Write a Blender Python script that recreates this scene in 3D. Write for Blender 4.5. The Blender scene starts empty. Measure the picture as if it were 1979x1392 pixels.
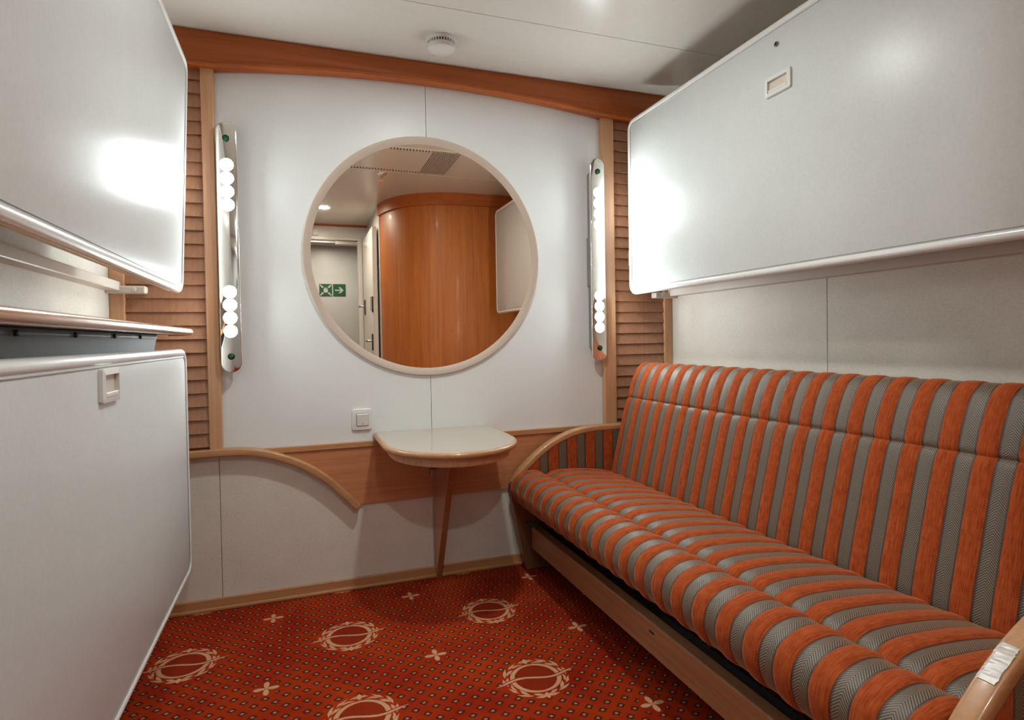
import bpy, bmesh, math, random
from mathutils import Vector, Matrix
random.seed(7)
PI = math.pi
SC = bpy.context.scene
COL = SC.collection

# ------------------------------------------------------------------ camera
cam_d = bpy.data.cameras.new('camera'); cam = bpy.data.objects.new('camera', cam_d); COL.objects.link(cam)
FPX, YAW, PITCH, ROLL = 1137.874, 0.343359, -0.018976, -0.016661
fw = Vector((math.sin(YAW)*math.cos(PITCH), math.cos(YAW)*math.cos(PITCH), math.sin(PITCH)))
rt = Vector((math.cos(YAW), -math.sin(YAW), 0)); up = rt.cross(fw)
r2 = math.cos(ROLL)*rt + math.sin(ROLL)*up; u2 = -math.sin(ROLL)*rt + math.cos(ROLL)*up
M = Matrix((r2, u2, -fw)).transposed().to_4x4(); M.translation = (0, -2.51993, 1.02746)
cam.matrix_world = M
cam_d.sensor_fit = 'HORIZONTAL'; cam_d.sensor_width = 36; cam_d.lens = 36*FPX/1979
cam_d.shift_y = -19.336/1979; cam_d.clip_start = 0.02
SC.camera = cam
# ------------------------------------------------------------------ world, exposure, light levels
w = bpy.data.worlds.new('world'); SC.world = w; w.use_nodes = True
w.node_tree.nodes['Background'].inputs[0].default_value = (0.8, 0.75, 0.7, 1)
w.node_tree.nodes['Background'].inputs[1].default_value = 0.0
SC.cycles.max_bounces = 6; SC.cycles.diffuse_bounces = 4; SC.cycles.glossy_bounces = 4; SC.cycles.transmission_bounces = 2
SC.cycles.use_adaptive_sampling = True; SC.cycles.adaptive_threshold = 0.06; SC.cycles.adaptive_min_samples = 14; SC.cycles.use_denoising = True
vs = SC.view_settings; vs.view_transform = 'Standard'; vs.look = 'None'; vs.exposure = 0.25; vs.gamma = 1; vs.use_curve_mapping = False
BULB = 108.0          # radiance of the vanity bulbs
DOWN = 440.0         # radiance of the ceiling downlights
BULB_COL = (0.90, 1.0, 1.01)
DOWN_COL = (0.95, 1.0, 0.96)

# ------------------------------------------------------------------ node helpers
class X:
    """a socket in a shader tree with arithmetic"""
    def __init__(s, nt, v): s.nt = nt; s.v = v
    def _m(s, op, *a, rev=False):
        n = s.nt.nodes.new('ShaderNodeMath'); n.operation = op
        for i, q in enumerate(a):
            q = q.v if isinstance(q, X) else q
            if isinstance(q, (int, float)): n.inputs[i].default_value = q
            else: s.nt.links.new(q, n.inputs[i])
        return X(s.nt, n.outputs[0])
    def __add__(s, o): return s._m('ADD', s, o)
    __radd__ = __add__
    def __sub__(s, o): return s._m('SUBTRACT', s, o)
    def __rsub__(s, o): return s._m('SUBTRACT', o, s)
    def __mul__(s, o): return s._m('MULTIPLY', s, o)
    __rmul__ = __mul__
    def __truediv__(s, o): return s._m('DIVIDE', s, o)
    def __lt__(s, o): return s._m('LESS_THAN', s, o)
    def __gt__(s, o): return s._m('GREATER_THAN', s, o)
    def f(s, op, *a): return s._m(op, s, *a)
    def cell(s): return (s+0.5).f('FRACT')-0.5

def new_mat(name):
    m = bpy.data.materials.new(name); m.use_nodes = True
    nt = m.node_tree; b = nt.nodes['Principled BSDF']
    return m, nt, b
def coords(nt, kind='Object'):
    n = nt.nodes.new('ShaderNodeTexCoord'); return n.outputs[kind]
def xyz(nt, sock):
    n = nt.nodes.new('ShaderNodeSeparateXYZ'); nt.links.new(sock, n.inputs[0])
    return [X(nt, o) for o in n.outputs]
def comb(nt, a, b, c):
    n = nt.nodes.new('ShaderNodeCombineXYZ')
    for i, q in enumerate((a, b, c)):
        if isinstance(q, X): nt.links.new(q.v, n.inputs[i])
        else: n.inputs[i].default_value = q
    return n.outputs[0]
def noise(nt, vec, scale, detail=4, rough=.55, dist=0):
    n = nt.nodes.new('ShaderNodeTexNoise'); nt.links.new(vec, n.inputs['Vector'])
    n.inputs['Scale'].default_value = scale; n.inputs['Detail'].default_value = detail
    n.inputs['Roughness'].default_value = rough; n.inputs['Distortion'].default_value = dist
    return X(nt, n.outputs['Fac'])
def mixc(nt, fac, a, b):
    n = nt.nodes.new('ShaderNodeMix'); n.data_type = 'RGBA'
    for i, q in ((0, fac), (6, a), (7, b)):
        q = q.v if isinstance(q, X) else q
        if isinstance(q, (int, float)): n.inputs[i].default_value = q
        elif isinstance(q, tuple): n.inputs[i].default_value = q if len(q) == 4 else (*q, 1)
        else: nt.links.new(q, n.inputs[i])
    return n.outputs[2]
def ramp(nt, fac, lo, hi):
    n = nt.nodes.new('ShaderNodeMapRange'); nt.links.new(fac.v, n.inputs[0])
    n.inputs[1].default_value = lo; n.inputs[2].default_value = hi
    return X(nt, n.outputs[0])
def bump(nt, b, h, strength, dist=0.002):
    n = nt.nodes.new('ShaderNodeBump'); nt.links.new(h.v, n.inputs['Height'])
    n.inputs['Strength'].default_value = strength; n.inputs['Distance'].default_value = dist
    nt.links.new(n.outputs[0], b.inputs['Normal'])
def setcol(nt, b, c): nt.links.new(c, b.inputs['Base Color'])
def srgb(r, g, b):
    f = lambda c: c/12.92 if c <= .04045 else ((c+.055)/1.055)**2.4
    return tuple(f(c/255) for c in (r, g, b))

def plain(name, c, rough=.5, metal=0, spec=.5, speck=.0, sscale=400):
    m, nt, b = new_mat(name)
    b.inputs['Roughness'].default_value = rough; b.inputs['Metallic'].default_value = metal
    b.inputs['Specular IOR Level'].default_value = spec
    n = noise(nt, coords(nt), sscale, 3)
    k = max(speck, .02)
    setcol(nt, b, mixc(nt, ramp(nt, n, .3, .7), tuple(q*(1-k) for q in c), tuple(min(1, q*(1+k)) for q in c)))
    return m
def wood(name, dark, light, axis=0, rough=.35, coat=.3, fine=1.0):
    """grain runs along axis (0 x, 1 y, 2 z)"""
    m, nt, b = new_mat(name)
    x, y, z = xyz(nt, coords(nt))
    k = [70*fine]*3; k[axis] = 2.2*fine
    v = comb(nt, x*k[0], y*k[1], z*k[2])
    n1 = noise(nt, v, 1.0, 3, .6, .3)
    k2 = [480*fine]*3; k2[axis] = 16*fine
    n2 = noise(nt, comb(nt, x*k2[0], y*k2[1], z*k2[2]), 1.0, 2, .5)
    f = ramp(nt, n1*0.7 + n2*0.3, .33, .67)
    setcol(nt, b, mixc(nt, f, dark, light))
    b.inputs['Roughness'].default_value = rough
    b.inputs['Coat Weight'].default_value = coat; b.inputs['Coat Roughness'].default_value = .12
    return m
def emit(name, c, s):
    m, nt, b = new_mat(name)
    b.inputs['Base Color'].default_value = (*c, 1)
    b.inputs['Emission Color'].default_value = (*c, 1); b.inputs['Emission Strength'].default_value = s
    return m

def linen(name, c, rough=.55, amt=.05, spec=.4):
    """wall covering: fine crosswise thread and soft mottling"""
    m, nt, b = new_mat(name)
    co = coords(nt); x, y, z = xyz(nt, co)
    n1 = noise(nt, comb(nt, x*900, y*900, z*60), 1, 2); n2 = noise(nt, comb(nt, x*60, y*60, z*900), 1, 2)
    n3 = noise(nt, co, 9, 3); n4 = noise(nt, co, 130, 3)
    f = ramp(nt, n1*.22+n2*.22+n3*.2+n4*.36, .38, .62)
    setcol(nt, b, mixc(nt, f, tuple(q*(1-amt) for q in c), tuple(min(1, q*(1+amt)) for q in c)))
    b.inputs['Roughness'].default_value = rough; b.inputs['Specular IOR Level'].default_value = spec
    return m

M_WALL = linen('wall_vinyl', (.70, .65, .575), .55, .10, .35)
M_WALLW = linen('white_wall_panel', (.77, .785, .78), .36, .03)
M_PANEL = linen('bunk_laminate', (.62, .635, .625), .33, .05, .28)
M_CEIL = plain('ceiling_laminate', (.69, .66, .60), .26, 0, .5, .02, 40)
M_WHITE = plain('white_plastic', (.72, .70, .67), .28, 0, .5, .01)
M_RIM = plain('pale_rim_plastic', (.74, .73, .71), .22, 0, .6, .02, 60)
M_BEIGE = plain('beige_plastic', (.62, .52, .44), .4, 0, .5, .02)
M_RING = plain('mirror_ring_lacquer', (.56, .45, .37), .45, 0, .4, .02)
M_LEDGE = plain('pale_enamel', (.66, .58, .51), .4, 0, .5, .02)
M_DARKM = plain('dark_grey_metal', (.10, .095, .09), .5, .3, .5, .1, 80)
M_GREYM = plain('grey_metal', (.30, .29, .28), .45, .5, .5, .06, 80)
M_BLACK = plain('black_plastic', (.012, .011, .011), .4)
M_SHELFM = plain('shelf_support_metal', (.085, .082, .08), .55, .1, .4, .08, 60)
M_WEND = wood('end_board_wood', (.15, .060, .026), (.22, .10, .045), 2, .4, .15)
M_SHADE = plain('under_seat_shade', (.02, .015, .012), .8, 0, .2)  # near-black colour stands in for the shade under the sofa
M_CHROME = plain('chrome', (.88, .84, .79), .06, 1)
M_STEEL = plain('brushed_steel', (.55, .52, .49), .28, 1, .5, .1, 200)
M_WB = wood('beech_beam', (.36, .075, .008), (.48, .118, .016), 0, .40, .04)
M_WX = wood('beech_along_x', (.43, .205, .085), (.54, .275, .125), 0, .35, .3)
M_WY = wood('beech_along_y', (.43, .205, .085), (.54, .275, .125), 1, .33, .4)
M_WNOSE = wood('varnished_nosing', (.33, .135, .048), (.44, .20, .08), 1, .25, .5)
M_WLEG = wood('leg_wood', (.30, .115, .045), (.40, .165, .07), 2, .35, .25)
M_WZ = wood('beech_upright', (.54, .27, .135), (.64, .36, .195), 2, .35, .3)
M_WSLAT = wood('louver_wood', (.32, .145, .075), (.43, .205, .112), 2, .45, .1)
M_WPANEL = wood('wainscot_wood', (.46, .175, .072), (.58, .24, .11), 0, .4, .15)
M_WRAIL = wood('rail_wood', (.34, .165, .08), (.46, .24, .12), 1, .4, .2)
M_WCURVE = wood('cherry_veneer', (.37, .098, .012), (.55, .170, .026), 2, .45, .04, .7)
M_TABLE = plain('table_laminate', (.45, .385, .32), .12, 0, .6, .02, 300)
M_GREEN = plain('green_lens', (.004, .10, .035), .25)
M_SIGN = plain('sign_green', (.006, .12, .045), .4)
M_SIGNW = plain('sign_white', (.75, .75, .7), .5)
M_BULB = emit('bulb_glow', BULB_COL, BULB)
M_DOWN = emit('downlight_glow', DOWN_COL, DOWN)
M_DOWN2 = emit('added_corridor_glow', DOWN_COL, 215.0)

def mirror_mat():
    m, nt, b = new_mat('warm_mirror_glass')
    n = noise(nt, coords(nt), 3, 2)
    setcol(nt, b, mixc(nt, n, (.92, .775, .635), (.93, .79, .65)))
    b.inputs['Metallic'].default_value = 1; b.inputs['Roughness'].default_value = .012
    return m
M_MIRROR = mirror_mat()

def carpet():
    m, nt, b = new_mat('patterned_carpet')
    co = coords(nt); x, y, z = xyz(nt, co)
    LX, LY = .5115, .4745
    wob = noise(nt, co, 160, 2)-.5
    x = x + wob*.004; y = y + (noise(nt, comb(nt, y+3, x+1, 0), 160, 2)-.5)*.004
    mx = (x-.135)/LX; my = (y+.402)/LY
    fx = mx.cell()*LX; fy = my.cell()*LY
    r = (fx*fx+fy*fy).f('SQRT')
    gx = (mx+.5).cell()*LX; gy = (my+.5).cell()*LY
    gr = (gx*gx+gy*gy).f('SQRT')
    # dots on a staggered lattice
    dx, dy = LX/9, LY/9
    def dm(o):
        a = ((x-.135)/dx+o).cell()*dx; c = ((y+.402)/dy+o).cell()*dy
        return a, c
    a1, c1 = dm(0); a2, c2 = dm(.5)
    d = (a1.f('ABSOLUTE')*.85+c1.f('ABSOLUTE')).f('MINIMUM', a2.f('ABSOLUTE')*.85+c2.f('ABSOLUTE'))
    clear = (r > .108)*(gr > .040)
    dark = (d < .0122)*clear
    lite = (d < .0055)*clear
    # medallion
    ang = fx.f('ARCTAN2', fy*-1)              # 0 at the bottom, +-pi at the top
    ca = ang.f('ABSOLUTE')
    ring = ((r-.071).f('ABSOLUTE') < ((ang.f('SINE').f('ABSOLUTE'))*.0034+.0036))
    row = (r > .0915)*2-1
    leaf = ((ca*13 - (r-.0915)*row*260 + row*.7).f('SINE') > (-.25))*((r-.0915).f('ABSOLUTE') < (((ca*9).f('SINE'))*.0022+.0098))
    vein = ((r-.0915).f('ABSOLUTE') < .0010)
    wreath = (leaf*(1-vein*.6))*(ca < 3.02)
    orn = ((fx.f('ABSOLUTE')+(((fy.f('ABSOLUTE'))-.094).f('ABSOLUTE'))*.8) < .012)
    wave = ((fy - (fx*(2*PI/.19)).f('SINE')*-.0105).f('ABSOLUTE') < (((1-fx.f('ABSOLUTE')/.131)*.016).f('MINIMUM', .0044)))
    halo = ((fy - (fx*(2*PI/.19)).f('SINE')*-.0105).f('ABSOLUTE') < .0085)*(fx.f('ABSOLUTE') > .062)
    ta = gx.f('ARCTAN2', gy)
    petal = gr < ((ta*2).f('COSINE').f('ABSOLUTE').f('POWER', 1.5)*.036)
    heart = gr < .006
    ring = ring*(1-halo); wreath = wreath*(1-halo)
    cream = ring.f('MAXIMUM', wreath).f('MAXIMUM', orn).f('MAXIMUM', wave).f('MAXIMUM', petal)
    inner = (r < .068)
    n1 = noise(nt, co, 5, 4); n2 = noise(nt, co, 900, 2)
    base = mixc(nt, ramp(nt, n1, .35, .65), (.29, .015, .002), (.43, .045, .004))
    base = mixc(nt, ramp(nt, n2, .3, .7)*.55, base, (.20, .010, .002))
    base = mixc(nt, inner*.55, base, (.20, .018, .006))
    base = mixc(nt, dark*.85, base, (.030, .011, .007))
    base = mixc(nt, lite*.9, base, (.42, .22, .14))
    base = mixc(nt, cream*(n2*.45+.62).f('MINIMUM', 1.0), base, (.62, .36, .20))
    base = mixc(nt, heart*.6, base, (.33, .17, .06))
    setcol(nt, b, base)
    b.inputs['Roughness'].default_value = .95; b.inputs['Specular IOR Level'].default_value = .1
    b.inputs['Sheen Weight'].default_value = .0
    bump(nt, b, n2, .5, .002)
    return m
M_CARPET = carpet()

SP, SPH, SOW = .0843, .126, .262     # stripe period, phase, half share of orange
def fabric():
    m, nt, b = new_mat('striped_upholstery')
    n = nt.nodes.new('ShaderNodeUVMap'); n.uv_map = 'fabric'
    u, v, _ = xyz(nt, n.outputs[0])
    t = ((u+SPH)/SP).cell(); at = t.f('ABSOLUTE')
    orange = at < SOW
    edge = ((at-(SOW+.018)).f('ABSOLUTE') < .022).f('MAXIMUM', ((t+(SOW+.03)).f('ABSOLUTE') < .036)*.8)  # dark stripe borders; the wider one-sided band is painted shadow
    s = (.5-at)*SP
    hb = ((v+s)*(2*PI/.0060)).f('SINE')*.5+.5
    n1 = noise(nt, comb(nt, u*520, v*22, 0), 1, 3, .65); n2 = noise(nt, comb(nt, u*60, v*60, 0), 1, 3)
    nn = noise(nt, comb(nt, u*300, v*900, 0), 1, 2)
    oc = mixc(nt, ramp(nt, n1*.65+n2*.2+nn*.15, .36, .64), (.23, .028, .006), (.50, .108, .028))
    gc = mixc(nt, ramp(nt, hb, .15, .85), (.050, .036, .024), (.225, .175, .128))
    c = mixc(nt, orange, gc, oc)
    c = mixc(nt, edge*.85, c, (.045, .018, .010))
    setcol(nt, b, c)
    ro = nt.nodes.new('ShaderNodeMix'); nt.links.new(orange.v, ro.inputs[0]); ro.inputs[2].default_value = .5; ro.inputs[3].default_value = .85
    nt.links.new(ro.outputs[0], b.inputs['Roughness'])
    sl = nt.nodes.new('ShaderNodeMix'); nt.links.new(orange.v, sl.inputs[0]); sl.inputs[2].default_value = .5; sl.inputs[3].default_value = .08
    nt.links.new(sl.outputs[0], b.inputs['Specular IOR Level'])
    b.inputs['Sheen Weight'].default_value = .55; b.inputs['Sheen Roughness'].default_value = .35; b.inputs['Sheen Tint'].default_value = (1, .50, .28, 1)
    bump(nt, b, orange*n1*.6 + (1-orange)*hb*.5, .35, .0012)
    return m
M_FAB = fabric()

# ------------------------------------------------------------------ object helpers
WL = {}
def org(o): return WL.get(o.name, Vector((0, 0, 0)))
def props(o, label=None, cat=None, group=None, kind=None):
    if label: o['label'] = label
    if cat: o['category'] = cat
    if group: o['group'] = group
    if kind: o['kind'] = kind
    return o
def thing(name, loc, label, cat, group=None, kind=None):
    o = bpy.data.objects.new(name, None); COL.objects.link(o); o.location = loc
    o.empty_display_size = .05
    WL[o.name] = Vector(loc)
    return props(o, label, cat, group, kind)
def put(name, bm, mat, parent=None, smooth=False, label=None, cat=None, group=None, kind=None, origin=None, autos=None):
    """link a bmesh given in world coordinates as one mesh object"""
    bmesh.ops.recalc_face_normals(bm, faces=bm.faces)
    me = bpy.data.meshes.new(name); 
    if parent is not None: o0 = org(parent)
    elif origin is not None: o0 = Vector(origin)
    else:
        xs = [v.co for v in bm.verts]
        o0 = Vector(((min(c.x for c in xs)+max(c.x for c in xs))/2, (min(c.y for c in xs)+max(c.y for c in xs))/2, min(c.z for c in xs)))
    bmesh.ops.translate(bm, verts=bm.verts, vec=-o0)
    bm.to_mesh(me); bm.free()
    if mat is not None: me.materials.append(mat)
    if smooth:
        for p in me.polygons: p.use_smooth = True
        try: me.set_sharp_from_angle(angle=autos or .7)
        except Exception: pass
    o = bpy.data.objects.new(name, me); COL.objects.link(o)
    if parent is not None: o.parent = parent
    else: o.location = o0
    WL[o.name] = o0
    return props(o, label, cat, group, kind)
def bx(x0, x1, y0, y1, z0, z1, bev=0, seg=2, bm=None):
    nb = bmesh.new()
    vs_ = [nb.verts.new((x, y, z)) for x in (x0, x1) for y in (y0, y1) for z in (z0, z1)]
    for f in ((0, 1, 3, 2), (4, 6, 7, 5), (0, 4, 5, 1), (2, 3, 7, 6), (0, 2, 6, 4), (1, 5, 7, 3)):
        nb.faces.new([vs_[i] for i in f])
    if bev: bmesh.ops.bevel(nb, geom=nb.edges[:], offset=bev, segments=seg, affect='EDGES', profile=.5)
    if bm is None: return nb
    join(bm, nb); return bm
def join(bm, nb):
    me = bpy.data.meshes.new('t'); nb.to_mesh(me); nb.free(); bm.from_mesh(me); bpy.data.meshes.remove(me)
def prism(pts, axis, a, b, bev=0, seg=2, bm=None):
    """polygon pts in the plane across axis, extruded from a to b; for axis 0 pts are (y,z), 1 (x,z), 2 (x,y)"""
    nb = bmesh.new()
    def P(p, t): return {0: (t, p[0], p[1]), 1: (p[0], t, p[1]), 2: (p[0], p[1], t)}[axis]
    A = [nb.verts.new(P(p, a)) for p in pts]; B = [nb.verts.new(P(p, b)) for p in pts]
    fa = nb.faces.new(A); fb = nb.faces.new(B[::-1])
    for i in range(len(pts)):
        j = (i+1) % len(pts); nb.faces.new((A[i], A[j], B[j], B[i]))
    bmesh.ops.recalc_face_normals(nb, faces=nb.faces)
    if bev:
        e = list(fa.edges)+list(fb.edges)
        bmesh.ops.bevel(nb, geom=e, offset=bev, segments=seg, affect='EDGES', profile=.5)
    if bm is None: return nb
    join(bm, nb); return bm
def rrect(u0, u1, v0, v1, r, n=6):
    out = []
    for cu, cv, a0 in ((u1-r, v1-r, 0), (u0+r, v1-r, 90), (u0+r, v0+r, 180), (u1-r, v0+r, 270)):
        for i in range(n+1):
            a = math.radians(a0+90*i/n); out.append((cu+r*math.cos(a), cv+r*math.sin(a)))
    return out
def tube(path, r, n=10, closed=False, bm=None, caps=True, rs=None):
    """round tube along a list of points"""
    bm = bm or bmesh.new(); path = [Vector(p) for p in path]; L = len(path); rings = []
    prev = None
    for i, p in enumerate(path):
        if closed: t = path[(i+1) % L]-path[i-1]
        else: t = path[min(i+1, L-1)]-path[max(i-1, 0)]
        t.normalize()
        if prev is None:
            a = Vector((0, 0, 1)) if abs(t.z) < .9 else Vector((1, 0, 0)); nrm = t.cross(a).normalized()
        else: nrm = (prev-t*prev.dot(t)).normalized()
        prev = nrm; bn = t.cross(nrm); rr = rs[i] if rs else r
        rings.append([bm.verts.new(p+nrm*(rr*math.cos(2*PI*k/n))+bn*(rr*math.sin(2*PI*k/n))) for k in range(n)])
    for i in range(L if closed else L-1):
        A, B = rings[i], rings[(i+1) % L]
        for k in range(n): bm.faces.new((A[k], A[(k+1) % n], B[(k+1) % n], B[k]))
    if not closed and caps: bm.faces.new(rings[0][::-1]); bm.faces.new(rings[-1])
    return bm
def lathe(prof, c, axis='z', n=32, bm=None):
    """profile of (radius, offset along axis) turned about an axis through c; offsets are world-signed"""
    bm = bm or bmesh.new(); c = Vector(c); rings = []
    for r, h in prof:
        ring = []
        for k in range(n if r > 1e-6 else 1):
            a = 2*PI*k/n; ca, sa = r*math.cos(a), r*math.sin(a)
            off = {'z': (ca, sa, h), 'y': (ca, h, sa), 'x': (h, ca, sa)}[axis]
            ring.append(bm.verts.new(c+Vector(off)))
        rings.append(ring)
    for A, B in zip(rings, rings[1:]):
        for k in range(n):
            a0, a1 = A[k % len(A)], A[(k+1) % len(A)]; b0, b1 = B[k % len(B)], B[(k+1) % len(B)]
            q = [a0]+([a1] if a1 is not a0 else [])+([b1] if b1 not in (a0, a1) else [])+([b0] if b0 is not b1 else [])
            if len(q) > 2: bm.faces.new(q)
    return bm
def sweep(path, sect, bm=None, flip=False):
    """sweep an (n,b) cross-section along a planar path in the XZ plane; sect pts are (offset along in-plane normal, y)"""
    bm = bm or bmesh.new(); rings = []; L = len(path)
    for i, (x, z) in enumerate(path):
        x0, z0 = path[max(i-1, 0)]; x1, z1 = path[min(i+1, L-1)]
        t = Vector((x1-x0, z1-z0)).normalized(); nx, nz = -t.y, t.x
        rings.append([bm.verts.new((x+nx*a, b, z+nz*a)) for a, b in sect])
    n = len(sect)
    for A, B in zip(rings, rings[1:]):
        for k in range(n): bm.faces.new((A[k], A[(k+1) % n], B[(k+1) % n], B[k]))
    bm.faces.new(rings[0]); bm.faces.new(rings[-1][::-1])
    return bm
def cr(pts, n):
    """Catmull-Rom through 2-D points, n samples per span"""
    out = []
    for i in range(len(pts)-1):
        p0 = pts[max(i-1, 0)]; p1 = pts[i]; p2 = pts[i+1]; p3 = pts[min(i+2, len(pts)-1)]
        for k in range(n):
            t = k/n
            out.append(tuple(.5*((2*p1[j])+(-p0[j]+p2[j])*t+(2*p0[j]-5*p1[j]+4*p2[j]-p3[j])*t*t+(-p0[j]+3*p1[j]-3*p2[j]+p3[j])*t**3) for j in range(2)))
    out.append(tuple(pts[-1])); return out

# ------------------------------------------------------------------ room shell
XL, XR, H = -.649, 1.739, 2.2
YD = -3.643                      # wall with the cabin door, behind the camera
YC = -4.80                       # far wall of the corridor outside
def struct(name, bm, mat, smooth=False, origin=(0, 0, 0)): return put(name, bm, mat, None, smooth, kind='structure', origin=origin)
G = .0009
struct('floor', bx(XL-.15, XR+.15, YC-.1, .1, -.06, 0), M_CARPET)
wb = struct('wall_back', bx(XL-.08, XR+.08, .012, .09, 0, H), M_WALL)
def piece(parent, name, *b, mat=M_WALL, bev=.0012): return put(name, bx(*b, bev, 1), mat, parent)
SX = .525
piece(wb, 'panel', XL, SX-G, 0, .012, .60, H, mat=M_WALLW); piece(wb, 'panel', SX+G, XR, 0, .012, .60, H, mat=M_WALLW)
piece(wb, 'panel', XL, -.309-G, 0, .012, 0, .60-G); piece(wb, 'panel', -.309+G, SX-G, 0, .012, 0, .60-G); piece(wb, 'panel', SX+G, XR, 0, .012, 0, .60-G)
wl = struct('wall_left', bx(XL-.09, XL-.012, YD-.02, .012, 0, H), M_WALL)
for y0, y1 in ((-.95, 0), (-1.95, -.95), (-2.95, -1.95), (YD, -2.95)): piece(wl, 'panel', XL-.012, XL, y0+G, y1-G, 0, H)
wr = struct('wall_right', bx(XR+.012, XR+.09, -2.2, .012, 0, H), M_WALL)
for y0, y1 in ((-.946, 0), (-1.9, -.946), (-2.12, -1.9)): piece(wr, 'panel', XR, XR+.012, y0+G, y1-G, 0, H)
ce = struct('ceiling', bx(XL-.08, XR+.08, YD-.02, .09, H+.012, H+.06), M_CEIL)
ys = [0.0, -.47, -1.03, -1.63, -2.23, -2.83, YD]
for a, b in zip(ys, ys[1:]): piece(ce, 'ceiling_panel', XL, XR, b+G, a-G, H, H+.012, mat=M_CEIL)

# bathroom module: curved veneer wall seen in the mirror, and its white side
curve = [(1.739, -2.085), (1.45, -2.085), (1.28, -2.087), (1.19, -2.092), (1.10, -2.105), (1.015, -2.130), (.94, -2.167), (.878, -2.208), (.81, -2.275), (.75, -2.365), (.705, -2.47), (.675, -2.59), (.662, -2.68)]
cs = [(1.739, -2.085)]+cr(curve[1:], 4)
def sheet(pts, z0, z1, th):
    bm = bmesh.new(); q = []
    for i, (x, y) in enumerate(pts):
        x0, y0 = pts[max(i-1, 0)]; x1, y1 = pts[min(i+1, len(pts)-1)]
        t = Vector((x1-x0, y1-y0)).normalized(); n = Vector((-t.y, t.x))*th
        q.append([bm.verts.new(c) for c in ((x, y, z0), (x, y, z1), (x+n.x, y+n.y, z1), (x+n.x, y+n.y, z0))])
    for A, B in zip(q, q[1:]):
        for k in range(4): bm.faces.new((A[k], A[(k+1) % 4], B[(k+1) % 4], B[k]))
    bm.faces.new(q[0]); bm.faces.new(q[-1][::-1]); return bm
struct('wall_bathroom', sheet(cs, 0, H, .03), M_WCURVE, True)
bandp = [(x+.0, y) for x, y in cs]
struct('trim_1', sheet(cs, 2.105, H, -.022), M_WB, True)
struct('wall_entry', bx(.655, .74, YD, -2.68, 0, H), M_WHITE)
# wall with the cabin doorway, corridor beyond it
DX0, DX1, DZ = -.36, .572, 2.045
bm = bx(XL-.02, DX0, YD-.06, YD, 0, H); bx(DX1, .74, YD-.06, YD, 0, H, bm=bm); bx(DX0, DX1, YD-.06, YD, DZ, H, bm=bm)
struct('wall_rear', bm, M_WHITE)
bm = bx(DX1, DX1+.03, YD, YD+.012, 0, DZ+.03, .003); bx(DX0-.03, DX0, YD, YD+.012, 0, DZ+.03, .003, bm=bm); bx(DX0, DX1, YD, YD+.012, DZ, DZ+.03, .003, bm=bm)
bx(DX1-.012, DX1, YD-.07, YD, 0, DZ, bm=bm); bx(DX0, DX0+.012, YD-.07, YD, 0, DZ, bm=bm)
struct('trim_2', bm, M_WHITE)
struct('trim_3', bx(XL, .655, YD, YD+.012, H-.02, H, .002), M_WB)
struct('wall_corridor', bx(-1.9, 2.2, YC-.05, YC, 0, 2.3), M_WALLW)
struct('ceiling_corridor', bx(-1.9, 2.2, YC, YD-.06, 2.16, 2.2), M_CEIL)
struct('wall_corridor_end', bx(-1.95, -1.9, YC, YD-.06, 0, 2.2), M_WALL)
struct('wall_corridor_side', bx(2.2, 2.25, YC, YD-.06, 0, 2.2), M_WALL)
struct('floor_corridor', bx(-1.9, 2.2, YC, YD-.06, -.03, .004), M_CARPET)

# ------------------------------------------------------------------ woodwork of the back wall
def arc_z(x):          # lower edge of the beam between the uprights
    a, b, sag = -.292, 1.357, .052
    if x <= a or x >= b: return 2.064
    c = (a+b)/2; h = (b-a)/2; R = (h*h+sag*sag)/(2*sag)
    return 2.064+sag-(R-math.sqrt(R*R-(x-c)**2))
xs = [XL, -.30]+[-.292+i*(1.649/40) for i in range(41)]+[1.365, XR]
beam = struct('trim_4', prism([(x, arc_z(x)) for x in xs]+[(XR, H), (XL, H)], 1, -.05, 0, .006, 2), M_WB, True)
lipp = [(x, arc_z(x)) for x in xs]
put('beam_lip', sweep(lipp, [(.000, -.058), (.004, -.0605), (.010, -.0605), (.014, -.058), (.014, -.049), (0, -.049)]), M_WB, beam, True)
# wainscot: rail strip, panel and curved moulding
rail = struct('trim_5', bx(-.22, 1.42, -.018, 0, .588, .612, .003), M_WX)
outer = [(-.649, .624), (-.50, .624), (-.397, .625), (-.291, .626), (-.221, .623), (-.161, .614), (-.095, .594), (-.027, .565), (.037, .528), (.095, .483), (.155, .424), (.216, .355)]
oc_ = cr(outer[2:], 4)
def inset(pts, d):
    out = []
    for i, (x, z) in enumerate(pts):
        a = pts[max(i-1, 0)]; b = pts[min(i+1, len(pts)-1)]; l = math.hypot(b[0]-a[0], b[1]-a[1])
        out.append((x+(b[1]-a[1])/l*d, z-(b[0]-a[0])/l*d))
    return out
mo = inset(oc_, .0145)
pan = [(x, z) for x, z in mo if x > -.23]
wp = [p for p in pan if p[1] < .588 and p[0] < .19]+[(.205, .349), (1.42, .349), (1.42, .588)]
struct('trim_6', prism(wp, 1, -.010, 0), M_WPANEL)
path = [(-.649, .609)]+mo
sect = []
for a, b in rrect(-.0145, .0145, -.048, -.004, .006, 3): sect.append((a, b))
struct('trim_7', sweep(path, sect), M_WX, True)
# skirting
bb = struct('baseboard_back', bx(XL, .93, -.012, 0, 0, .045, .003), M_WX)
put('cover_strip', bx(XL, .93, -.024, -.012, 0, .014, .004), M_WX, bb)

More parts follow.
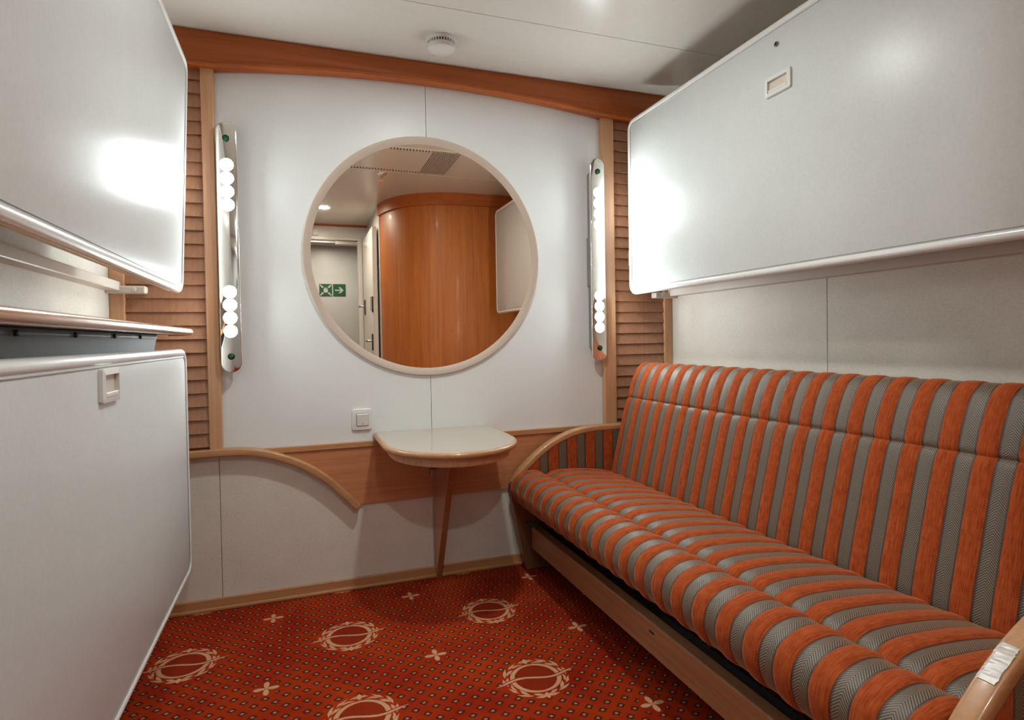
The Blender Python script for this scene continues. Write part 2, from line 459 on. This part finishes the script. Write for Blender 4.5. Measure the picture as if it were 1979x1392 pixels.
def louver(x0, x1, s0, s1, label):
    """one louvered panel: two uprights and the slats between them"""
    t = thing('louver_panel', ((x0+x1)/2, -.02, .62), label, 'louver panel', 'louvered panels beside the mirror wall')
    put('stile', bx(x0, x0+s0, -.034, -.0012, .612, 2.068, .004), M_WZ, t)
    put('stile', bx(x1-s1, x1, -.034, -.0012, .612, 2.068, .004), M_WZ, t)
    a, b = x0+s0-.002, x1-s1+.002
    o0 = None
    for k in range(28):
        z = .635+.0514*k
        if o0 is None:
            bm = prism([(-.0265, z), (-.0195, z-.0014), (-.0065, z+.0565), (-.0130, z+.0577)], 0, a, b)
            o0 = put('slat', bm, M_WSLAT, t)
        else:
            o = o0.copy(); COL.objects.link(o); o.parent = t; o.location = (0, 0, .0514*k); o.name = 'slat'
    put('back_board', bx(a, b, -.003, -.0012, .62, 2.068), M_WPANEL, t)
    return t
louver(XL, -.292, .048, .045, 'beech louvered panel with slats behind the two folded left bunks')
louver(1.357, XR, .063, .046, 'beech louvered panel with slats behind the striped sofa')

# ------------------------------------------------------------------ round mirror
MC = (.522, 0, 1.387)
t = thing('round_mirror', (MC[0], 0, MC[2]-.51), 'large round mirror with pale beige ring on the white wall', 'mirror')
put('frame', lathe([(.511, 0), (.5115, -.010), (.509, -.0125), (.504, -.0125), (.4805, -.0055), (.479, -.0045), (.479, -.0012), (.511, 0)], MC, 'y', 96), M_RING, t, True, autos=.35)
put('mirror_glass', lathe([(0, -.003), (.480, -.003), (.480, -.0015), (0, -.0015)], MC, 'y', 96), M_MIRROR, t)

# ------------------------------------------------------------------ vanity lights
def lamp(cx, label):
    z0, z1, hw = .917, 1.864, .037
    t = thing('vanity_light', (cx, 0, z0), label, 'wall lamp', 'vanity lights beside the mirror')
    put('housing', prism(rrect(cx-.025, cx+.025, z0+.05, z1-.05, .024, 8), 1, -.046, 0, .003), M_GREYM, t, True)
    put('mount_block', bx(cx-.031, cx+.031, -.04, 0, 1.27, 1.50, .003), M_GREYM, t)
    put('plate', prism(rrect(cx-hw, cx+hw, z0, z1, hw-.0005, 14), 1, -.062, -.046, .004, 3), M_CHROME, t, True, label='mirror-polished chrome face plate')
    for z in (1.70, 1.65, 1.60, 1.55, 1.222, 1.173, 1.124, 1.074):
        b = put('bulb', lathe([(.0238, -.0625), (.0236, -.0655), (.0210, -.0715), (.0155, -.0762), (.0082, -.0788), (0, -.0796)], (cx, 0, z), 'y', 18), M_BULB, t, True)
        put('socket', lathe([(.0262, -.062), (.0258, -.0645), (.0242, -.0650), (.0236, -.062)], (cx, 0, z), 'y', 20), M_CHROME, b, True)
    for z in (1.800, .978):
        s = put('fixing_button', lathe([(.0125, -.062), (.0125, -.066), (.0095, -.067), (.0095, -.065), (0, -.065)], (cx, 0, z), 'y', 20), M_BLACK, t, True)
        put('green_lens', lathe([(.009, -.065), (.0075, -.0685), (0, -.070)], (cx, 0, z), 'y', 16), M_GREEN, s, True)
    return t
lamp(-.2505, 'chrome strip lamp with eight bulbs nearest the white folded bunks')
lamp(1.316, 'chrome strip lamp with eight bulbs beside the louvers over the sofa')

# ------------------------------------------------------------------ light switch
t = thing('light_switch', (.230, 0, .657), 'square white light switch on the wall above the table', 'switch')
put('frame', prism(rrect(.190, .270, .657, .747, .010, 5), 1, -.010, 0, .004, 3), M_WHITE, t, True)
put('insert', prism(rrect(.207, .257, .674, .729, .003, 3), 1, -.0105, -.008), M_GREYM, t)
bm = prism([(-.0105, .676), (-.0135, .678), (-.0165, .724), (-.0105, .727)], 0, .2095, .2555, .001)
rk = put('rocker', bm, M_WHITE, t)
put('symbol', prism([(.2285, .6835), (.2365, .6835), (.2325, .6875)], 1, -.0150, -.0135), M_GREYM, rk)

# ------------------------------------------------------------------ wall table
TX, TA = .531, .256
def dshape(ins, n=24):
    a = TA-ins; b = .300-ins
    return [(TX-a, 0), (TX-a, -.15), (TX-a, -.295)]+[(TX-a*math.cos(PI*i/n), -.300-b*math.sin(PI*i/n)) for i in range(1, n)]+[(TX+a, -.295), (TX+a, -.15), (TX+a, 0)]
t = thing('wall_table', (TX, 0, 0), 'small D-shaped wall table with tapering board leg under the mirror', 'table')
put('table_top', prism(dshape(.012), 2, .630, .6445, .001, 1), M_TABLE, t, label='glossy beige laminate top')
put('nosing', prism(dshape(0), 2, .6215, .6437, .0102, 5), M_WX, t, True, autos=1.0, label='rounded beech edge')
put('apron', prism(dshape(.030), 2, .590, .6225, .003, 2), M_WZ, t, True, autos=.5)
put('leg', prism([(0, 0), (-.030, 0), (-.33, .595), (0, .595)], 0, .527, .553, .003, 2), M_WLEG, t)
br = put('bracket', bx(.507, .527, -.050, -.011, .445, .475, .002), M_STEEL, t, label='small metal bracket')
put('screw', lathe([(.005, .505), (.005, .5065), (0, .5065)][::-1], (.0, -.03, .46), 'x', 10), M_BLACK, br)
put('foot_bolt', lathe([(.006, .553), (.006, .557), (0, .557)], (0, -.040, .05), 'x', 10), M_BLACK, t)

# ------------------------------------------------------------------ smoke detector
DC = (.540, -.248, 0)
t = thing('smoke_detector', (DC[0], DC[1], 2.15), 'round white smoke detector on the ceiling above the beam', 'smoke detector')
put('base', lathe([(0, H), (.0585, H), (.0585, H-.010), (.056, H-.013), (0, H-.013)], DC, 'z', 40), M_WHITE, t, True)
put('chamber', lathe([(.046, H-.011), (.046, H-.026)], DC, 'z', 40), M_BLACK, t, True)
put('cover', lathe([(.053, H-.024), (.0545, H-.030), (.052, H-.041), (.044, H-.046), (0, H-.048)], DC, 'z', 40), M_WHITE, t, True)
for k in range(30):
    a = 2*PI*k/30
    b = bx(-.0025, .0025, .045, .0525, H-.026, H-.010)
    bmesh.ops.rotate(b, verts=b.verts, cent=(0, 0, 0), matrix=Matrix.Rotation(a, 3, 'Z')); bmesh.ops.translate(b, verts=b.verts, vec=(DC[0], DC[1], 0))
    put('grille_bar', b, M_WHITE, t)

# ------------------------------------------------------------------ folding bunks
def bunk(name, side, xf, y0, y1, z0, z1, label, thick=.055, handle=None, hole=None, latch=None):
    """side +1: face looks to -x (right wall); -1: face looks to +x (left wall). y0 > y1 are the ends"""
    t = thing(name, (xf, (y0+y1)/2, z0), label, 'bunk bed', 'folded bunk beds')
    s = side
    put('panel', prism(rrect(y1+.010, y0-.010, z0+.010, z1-.010, .035, 8), 0, xf+s*.004, xf+s*(thick-.004), .002, 2), M_PANEL, t, True, autos=.5)
    R = .0135
    loop = rrect(y1+R, y0-R, z0+R, z1-R, .036, 8)
    bm = tube([(xf+s*R, y, z) for y, z in loop], R, 12, True)
    put('edge_rim', bm, M_RIM, t, True, label='smooth white plastic edge')
    put('groove_line', tube([(xf+s*.0035, y, z) for y, z in rrect(y1+.0275, y0-.0275, z0+.0275, z1-.0275, .026, 8)], .0011, 6, True), M_GREYM, t, True)  # grey tube stands in for the shaded groove inside the rim
    loop2 = rrect(y1+R+.003, y0-R-.003, z0+R+.003, z1-R-.003, .034, 8)
    put('back_rim', tube([(xf+s*(thick-R), y, z) for y, z in loop2], R-.001, 10, True), M_RIM, t, True)
    if handle:
        ya, yb, za, zb = handle
        h = put('handle', None or handle_frame(xf, s, ya, yb, za, zb), M_WHITE, t, label='recessed white finger pull')
        put('finger_lip', bx(min(xf-s*.006, xf+s*.001), max(xf-s*.006, xf+s*.001), ya+.016, yb-.016, za+.010, za+.020, .002), M_WHITE, h)
        put('recess', bx(min(xf+s*.0025, xf+s*.0045), max(xf+s*.0025, xf+s*.0045), ya+.012, yb-.012, za+.008, zb-.010), M_LEDGE, h)
    if hole:
        hr = put('lock_hole', lathe([(.008, xf-s*.0005), (.008, xf+s*.004), (0, xf+s*.0045)], (0, hole[0], hole[1]), 'x', 16), M_GREYM, t, True)
        put('hole_core', lathe([(.0055, xf-s*.001), (0, xf-s*.001)], (0, hole[0], hole[1]), 'x', 12), M_BLACK, hr)
    if latch:
        put('latch', bx(min(xf+s*.008, xf+s*.034), max(xf+s*.008, xf+s*.034), y0-.003, y0+.008, latch[0], latch[1], .002), M_WHITE, t)
    return t
def handle_frame(xf, s, ya, yb, za, zb):
    bm = bmesh.new(); d = .008; xa, xb = sorted((xf-s*.006, xf+s*.004))
    o = rrect(ya, yb, za, zb, .006, 3); i = rrect(ya+.013, yb-.013, za+.010, zb-.013, .003, 3)
    n = len(o); xo = xf-s*.004; xi = xf-s*.006; xk = xf+s*.004
    O = [bm.verts.new((xk, *p)) for p in o]; O2 = [bm.verts.new((xo, *p)) for p in o]
    I2 = [bm.verts.new((xi, *p)) for p in i]; I = [bm.verts.new((xk, *p)) for p in i]
    for A, B in ((O, O2), (O2, I2), (I2, I)):
        for k in range(n): bm.faces.new((A[k], A[(k+1) % n], B[(k+1) % n], B[k]))
    return bm
bunk('folding_bunk', 1, 1.443, -.112, -1.875, 1.222, 2.028, 'white upper bunk folded up against the wall above the striped sofa',
     .06, (-1.087, -.981, 1.795, 1.857), (-1.027, 1.952), (1.36, 1.43))
bunk('folding_bunk', -1, -.365, -.27, -2.10, .255, 1.012, 'white lower bunk folded upright beneath the wooden shelf',
     .055, (-1.19, -1.075, .915, .983))
ub = bunk('folding_bunk', -1, -.372, -.255, -2.10, 1.198, 1.985, 'white upper bunk folded up above the wooden shelf on the left', .05)
ub.rotation_euler = (0, math.radians(2.4), 0)

# ledges on the side walls that carry the upper bunks
def ledge(s, xw, label):
    t = thing('bunk_ledge', (xw, -1.0, 1.21), label, 'ledge', 'ledges under the upper bunks')
    xa, xb = sorted((xw, xw-s*.045))
    put('rail', bx(xa, xb, -1.95, -.06, 1.222, 1.255, .004), M_LEDGE, t)
    xa, xb = sorted((xw, xw-s*.125))
    e = put('end_bracket', bx(xa, xb, -.078, -.036, 1.213, 1.240, .006, 3), M_LEDGE, t)
    put('screw', lathe([(.008, -.0805), (.006, -.078)][:1]+[(.006, -.0815), (0, -.0815)], (xw-s*.09, 0, 1.228), 'y', 12), M_WHITE, e)
    return t
ledge(1, XR, 'pale ledge with end bracket on the wall above the striped sofa')
ledge(-1, XL, 'pale ledge with end bracket on the wall above the wooden shelf')

# wooden shelf over the lower left bunk
t = thing('wooden_shelf', (-.5, -1.15, 1.03), 'long wooden shelf with glossy rounded edge above the lower bunk', 'shelf')
sp = rrect(-2.08, -.205, -.645, -.343, .05, 8)
put('board', prism([(b, a) for a, b in rrect(-2.08, -.215, -.645, -.356, .03, 6)], 2, 1.062, 1.080, .002), M_WY, t)
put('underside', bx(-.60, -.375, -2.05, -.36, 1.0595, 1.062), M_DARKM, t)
nose = [(-.3565, -2.08)]+[(-.3565, -2.08+i*(1.80/30)) for i in range(1, 31)]+[(-.362, -.25), (-.375, -.222), (-.395, -.208), (-.43, -.203)]
put('nosing', tube([(x, y, 1.0685) for x, y in nose], .0125, 14), M_WNOSE, t, True, label='rounded beech front edge')
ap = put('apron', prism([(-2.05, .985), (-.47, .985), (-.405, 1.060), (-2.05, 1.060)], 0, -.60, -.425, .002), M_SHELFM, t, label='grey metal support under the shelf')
put('gap_strip', bx(-.4255, -.4235, -2.04, -.41, 1.0485, 1.0505), M_BLACK, ap)
for y in (-.62, -.86, -1.12, -1.38, -1.7):
    put('rivet', lathe([(.0055, -.4255), (.0055, -.421), (.003, -.4195), (0, -.4195)], (0, y, 1.0495), 'x', 10), M_DARKM, ap)

# ------------------------------------------------------------------ sofa
YF, YN = -.092, -1.913
sofa = thing('sofa', (1.3, -1.0, 0), 'long orange and taupe striped sofa with curved beech arms', 'sofa')
def ysamples(y0, y1):
    ys_ = set([round(y0, 5), round(y1, 5)])
    k0 = int((-SPH-y0)/SP)-2
    for k in range(-2, 26):
        c = -SPH-SP*k
        for h, hw in ((0, SOW), (.5, .5-SOW)):
            for q in (-1, -.8, -.4, 0, .4, .8):
                y = c-SP*(h+q*hw)
                if y1+.002 < y < y0-.002: ys_.add(round(y, 5))
    for d in (.003, .007, .013, .021, .03): ys_.add(round(y0-d, 5)); ys_.add(round(y1+d, 5))
    return sorted(ys_, reverse=True)
def puff(y):
    t = ((y+SPH)/SP+.5) % 1-.5; at = abs(t)
    if at < SOW: return .0052*(1-(at/SOW)**6)
    q = abs(.5-at)/(.5-SOW); return .0012*(1-q**3)
def cushion(name, prof, y0, y1, rnd=.03, relief=1.0, label=None, vscale=None, fold=0):
    pts = cr(prof, 5); n = len(pts)
    arc = [0]
    for a, b in zip(pts, pts[1:]): arc.append(arc[-1]+math.hypot(b[0]-a[0], b[1]-a[1]))
    nr = []
    for i in range(n):
        a = pts[max(i-1, 0)]; b = pts[min(i+1, n-1)]; tx, tz = b[0]-a[0], b[1]-a[1]; l = math.hypot(tx, tz) or 1
        nr.append((-tz/l, tx/l))
    cx = sum(p[0] for p in pts)/n; cz = sum(p[1] for p in pts)/n
    bm = bmesh.new(); uv = bm.loops.layers.uv.new('fabric'); cols = []; Y = ysamples(y0, y1)
    for y in Y:
        d = min(y0-y, y-y1); ins = rnd-math.sqrt(max(0, rnd*rnd-(rnd-d)**2)) if d < rnd else 0
        c = []
        for i, (x, z) in enumerate(pts):
            h = puff(y)*relief-ins*.8
            if fold: h += fold*(math.sin(y*61+i*.13)+math.sin(y*37-i*.21+1))*(.5+.5*math.sin(y*9))
            c.append(bm.verts.new((x+nr[i][0]*h, y, z+nr[i][1]*h)))
        cols.append(c)
    def face(vv, uu):
        f = bm.faces.new(vv); f.smooth = True
        for lp, q in zip(f.loops, uu): lp[uv].uv = q
    for j in range(len(Y)-1):
        for i in range(n-1):
            face((cols[j][i], cols[j+1][i], cols[j+1][i+1], cols[j][i+1]), ((Y[j], arc[i]), (Y[j+1], arc[i]), (Y[j+1], arc[i+1]), (Y[j], arc[i+1])))
        face((cols[j][n-1], cols[j+1][n-1], cols[j+1][0], cols[j][0]), ((Y[j], 0), (Y[j+1], 0), (Y[j+1], .1), (Y[j], .1)))
    for c, yy in ((cols[0], Y[0]), (cols[-1], Y[-1])):
        f = bm.faces.new(c)
        for lp in f.loops: lp[uv].uv = (-SPH-SP*.5, lp.vert.co.x)
    o = put(name, bm, M_FAB, sofa, True, label=label, autos=1.2)
    return o
# profiles run so that the outward normal is on the left of travel: from the bottom front, over the top, to the back
seat_prof = [(.905, .300), (.872, .318), (.853, .350), (.849, .385), (.862, .417), (.890, .437), (.925, .446), (.958, .444), (.985, .433), (1.000, .417), (1.006, .408), (1.013, .418), (1.030, .430), (1.065, .437), (1.13, .436), (1.22, .428), (1.30, .414), (1.345, .400), (1.40, .375), (1.40, .30)]
cushion('seat_cushion', seat_prof, -.098, YN+.006, .028, label='striped seat with a stitched channel behind its rounded front')
back_prof = [(1.40, .33), (1.360, .36), (1.343, .400), (1.350, .45), (1.372, .54), (1.402, .66), (1.418, .715), (1.428, .738), (1.436, .746), (1.434, .756), (1.437, .772), (1.449, .81), (1.466, .85), (1.487, .883), (1.515, .902), (1.548, .902), (1.575, .885), (1.595, .84), (1.605, .75), (1.600, .55), (1.59, .35)]
cushion('backrest', back_prof, -.104, YN+.010, .022, .7, label='striped backrest with a padded head roll')
# seat board and lower frame
put('seat_board', bx(.975, 1.66, YN+.01, -.10, .270, .300), M_SHADE, sofa, label='board under the seat, coloured dark for shade')
put('front_rail', bx(.945, .985, YN+.005, -.093, .095, .192, .004), M_WRAIL, sofa, label='plain wooden rail near the floor')
rl_ = [o for o in sofa.children if o.name.startswith('front_rail')][0]
put('slot', bx(.9442, .9465, -1.06, -1.035, .160, .166), M_BLACK, rl_)
put('rail_angle', bx(.985, 1.03, YN+.005, -.093, .168, .175), M_DARKM, sofa)
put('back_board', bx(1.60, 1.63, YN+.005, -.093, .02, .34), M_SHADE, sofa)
arch_o = [(.862, .395), (.893, .440), (.968, .508), (1.048, .561), (1.150, .602), (1.254, .619), (1.39, .621), (1.70, .621)]
ao = cr(arch_o, 6)
def arm(ya, yb, outside):
    """wooden arm: side board, curved rail, upholstered infill; ya > yb"""
    a = put('arm', prism(pts_low(), 1, yb+.006, ya-.006, .003), M_WEND, sofa, label='wooden end board')
    pth = inset(ao, .0145)
    sec = rrect(-.0145, .0145, yb, ya, .009, 4)
    put('arm_rail', sweep(pth, sec), M_WX, a, True, label='curved glossy beech armrest')
    bm = bmesh.new(); uv = bm.loops.layers.uv.new('fabric')
    up_ = [(x, z-.026) for x, z in ao if z-.026 > .39]
    for yy in outside:
        vv = [bm.verts.new((x, yy, z)) for x, z in up_]; lo = [bm.verts.new((x, yy, .37)) for x, z in up_]
        for i in range(len(up_)-1):
            f = bm.faces.new((vv[i], vv[i+1], lo[i+1], lo[i]))
            for lp in f.loops: lp[uv].uv = ((lp.vert.co.x-1.06)*SP/.0925-SPH, lp.vert.co.z)
    put('arm_upholstery', bm, M_FAB, a, label='vertically striped fabric infill')
    return a
def pts_low():
    return [(.924, 0), (.850, .355), (.856, .388)]+[(x, z-.027) for x, z in ao[4:]]+[(1.70, 0)]
fa = arm(-.046, YF, (YF+.0035,))
na = arm(YN-.0, YN-.040, (YN+.0, YN-.0365))
for (x, z) in ((.925, .205), (.952, .150), (1.01, .118), (.94, .185)):
    put('bolt', lathe([(.008, YF+.004), (.008, YF-.004), (.004, YF-.007), (0, YF-.007)], (x, 0, z), 'y', 12), M_DARKM, fa)
put('angle_bracket', bx(.93, .975, YF-.012, YF+.004, .185, .215, .002), M_DARKM, fa)
# worn strip of clear tape on the near arm
def on_arch(x):
    for (xa, za), (xb, zb) in zip(ao, ao[1:]):
        if xa <= x <= xb: return za+(zb-za)*(x-xa)/(xb-xa)
M_TAPE = plain('clear_tape', (.56, .50, .45), .3, 0, .5, .12, 90)
bm = bmesh.new(); q = []
tp = [p for p in inset(cr(arch_o, 24), -.0012) if .955 < p[0] < 1.018]
for i, (x, z) in enumerate(tp):
    j = lambda k: k*random.random()
    q.append([bm.verts.new((x, YN-.003-j(.003), z-.0035)), bm.verts.new((x, YN-.009, z+j(.0006))), bm.verts.new((x, YN-.020, z+j(.0008))), bm.verts.new((x, YN-.031-j(.002), z+j(.0005)))])
for A, B in zip(q, q[1:]):
    for k in range(3): bm.faces.new((A[k], A[k+1], B[k+1], B[k]))
put('tape', bm, M_TAPE, na, label='crinkled strip of clear tape')

# ------------------------------------------------------------------ things behind the camera, most of them seen in the mirror
def downlight(x, y, z, label, mat=M_DOWN):
    t = thing('downlight', (x, y, z-.01), label, 'ceiling lamp', 'recessed ceiling lamps')
    put('ring', lathe([(.052, z), (.066, z), (.065, z-.005), (.052, z-.007), (.050, z)], (x, y, 0), 'z', 32), M_WHITE, t, True)
    put('lens', lathe([(.052, z-.003), (.03, z-.0045), (0, z-.005)], (x, y, 0), 'z', 32), mat, t, True)
    return t
downlight(.525, -.965, H, 'round recessed ceiling lamp above the small wall table')
downlight(.205, -2.86, H, 'round recessed ceiling lamp near the cabin doorway')
downlight(.30, -4.30, 2.16, 'unseen round ceiling lamp added to light the corridor outside', M_DOWN2)  # unseen lamp, added to light the corridor

t = thing('ceiling_vent', (.54, -1.33, H-.01), 'slotted air vent panel in the ceiling', 'vent')
put('tray', bx(.10, .985, -1.585, -1.075, H-.006, H, .002), M_CEIL, t)
put('dark_backing', bx(.80, .975, -1.572, -1.088, H-.0075, H-.0055), M_DARKM, t)
s0 = None
for k in range(15):
    x = .8035+k*.0118
    b = bx(x, x+.0050, -1.574, -1.086, H-.012, H-.0055); put('slat', b, M_LEDGE, t)
for y in (-1.560, -1.10):
    put('slot_backing', bx(.13, .79, y-.014, y+.014, H-.0072, H-.0055), M_DARKM, t)
    for k in range(34):
        x = .131+k*.0195
        put('slot_bar', bx(x, x+.010, y-.015, y+.015, H-.010, H-.0055), M_LEDGE, t)

t = thing('sprinkler_head', (.553, -1.678, H-.06), 'small chrome sprinkler head hanging from the ceiling', 'sprinkler')
put('escutcheon', lathe([(0, H-.001), (.036, H-.001), (.034, H-.006), (.018, H-.010), (0, H-.010)], (.553, -1.678, 0), 'z', 24), M_CHROME, t, True)
put('nozzle', lathe([(.011, H-.010), (.012, H-.024), (.006, H-.030), (.005, H-.046), (0, H-.046)], (.553, -1.678, 0), 'z', 16), M_CHROME, t, True)
put('deflector', lathe([(0, H-.046), (.016, H-.046), (.016, H-.049), (0, H-.049)], (.553, -1.678, 0), 'z', 16), M_CHROME, t)
bm = bmesh.new()
for s in (-1, 1): tube([(.553+s*.010, -1.678, H-.02), (.553+s*.015, -1.678, H-.033), (.553+s*.006, -1.678, H-.046)], .0025, 6, bm=bm)
put('frame_arms', bm, M_CHROME, t, True)

# cabin door standing open against the bathroom side
t = thing('door_1', (.63, -3.2, 0), None, None, kind='structure')
put('door_leaf', bx(.600, .640, -3.58, -2.74, .01, 2.03, .003), M_WHITE, t)
for y, z in ((-2.82, 1.02), (-3.42, 1.36)):
    p = put('handle_plate', bx(.590, .600, y-.022, y+.022, z-.075, z+.075, .006, 3), M_BLACK, t)
    put('lever', tube([(.592, y, z+.01), (.560, y, z+.01), (.552, y-.01, z+.01), (.550, y-.10, z+.01)], .009, 10), M_STEEL, p, True)
for z in (1.82, 1.46):
    put('hinge', lathe([(.010, z), (.010, z+.09)], (.606, -3.59, 0), 'z', 10), M_STEEL, t)
put('latch_box', bx(.575, .600, -2.79, -2.75, 1.30, 1.42, .004), M_BEIGE, t)
put('lock_cover', bx(.588, .600, -2.765, -2.742, 1.28, 1.42, .003), M_BLACK, t)
t = thing('door_closer', (.40, YD-.04, DZ-.06), 'steel door closer arm under the door lintel', 'door closer')
put('body', bx(.34, .57, YD-.055, YD-.015, DZ-.040, DZ-.003, .004), M_STEEL, t)
put('arm', bx(-.20, .34, YD-.040, YD-.028, DZ-.022, DZ-.010, .002), M_STEEL, t)
put('alarm_box', bx(.125, .185, YD, YD+.02, 2.085, 2.155, .004), M_WHITE, None, label='small white box over the cabin doorway', cat='alarm')

# corridor signs
SZ0, SZ1 = 1.567, 1.714
def sign(x0, x1, name, label, polys):
    t = thing(name, ((x0+x1)/2, YC, SZ0), label, 'sign')
    put('plate', bx(x0, x1, YC, YC+.004, SZ0, SZ1), M_SIGN, t)
    bm = bmesh.new(); cx, cz, k = (x0+x1)/2, (SZ0+SZ1)/2, (x1-x0)/2
    for pl in polys: prism([(cx+a*k, cz+b*k) for a, b in pl], 1, YC+.004, YC+.0055, bm=bm)
    put('pictogram', bm, M_SIGNW, t)
def disc(cx, cz, r, n=12): return [(cx+r*math.cos(2*PI*i/n), cz+r*math.sin(2*PI*i/n)) for i in range(n)]
def rot(pts, a, dx=0, dz=0): return [(x*math.cos(a)-z*math.sin(a)+dx, x*math.sin(a)+z*math.cos(a)+dz) for x, z in pts]
polys = []
for a in (45, 135, 225, 315):
    ar = [(.52, 0), (.78, .22), (.78, .09), (1.22, .09), (1.22, -.09), (.78, -.09), (.78, -.22)]
    polys.append(rot(ar, math.radians(a)))
for dx, s, dz in ((-.22, .85, 0), (.22, .85, 0), (0, 1.05, .05)):
    polys.append(disc(dx, .30*s+dz, .10*s)); polys.append([(dx-.13*s, .17*s+dz), (dx+.13*s, .17*s+dz), (dx+.11*s, -.38), (dx-.11*s, -.38)])
sign(.213, .358, 'assembly_sign', 'green sign with a group of people and four inward arrows', polys)
sign(.369, .514, 'direction_sign', 'green sign with a single white arrow', [[(-.70, .09), (.20, .09), (-.12, .50), (.14, .50), (.66, 0), (.14, -.50), (-.12, -.50), (.20, -.09), (-.70, -.09)]])

# grey appliance on the rear left wall, mirrored in the chrome lamp plate
t = thing('wall_unit', (-.56, -3.1, 1.2), 'dark grey wall unit with a slot behind the doorway', 'wall unit')
put('body', bx(XL, -.46, -3.40, -2.95, 1.22, 1.56, .008), M_DARKM, t)
put('slot_panel', bx(-.62, -.49, -2.953, -2.945, 1.25, 1.285, .002), M_GREYM, t)
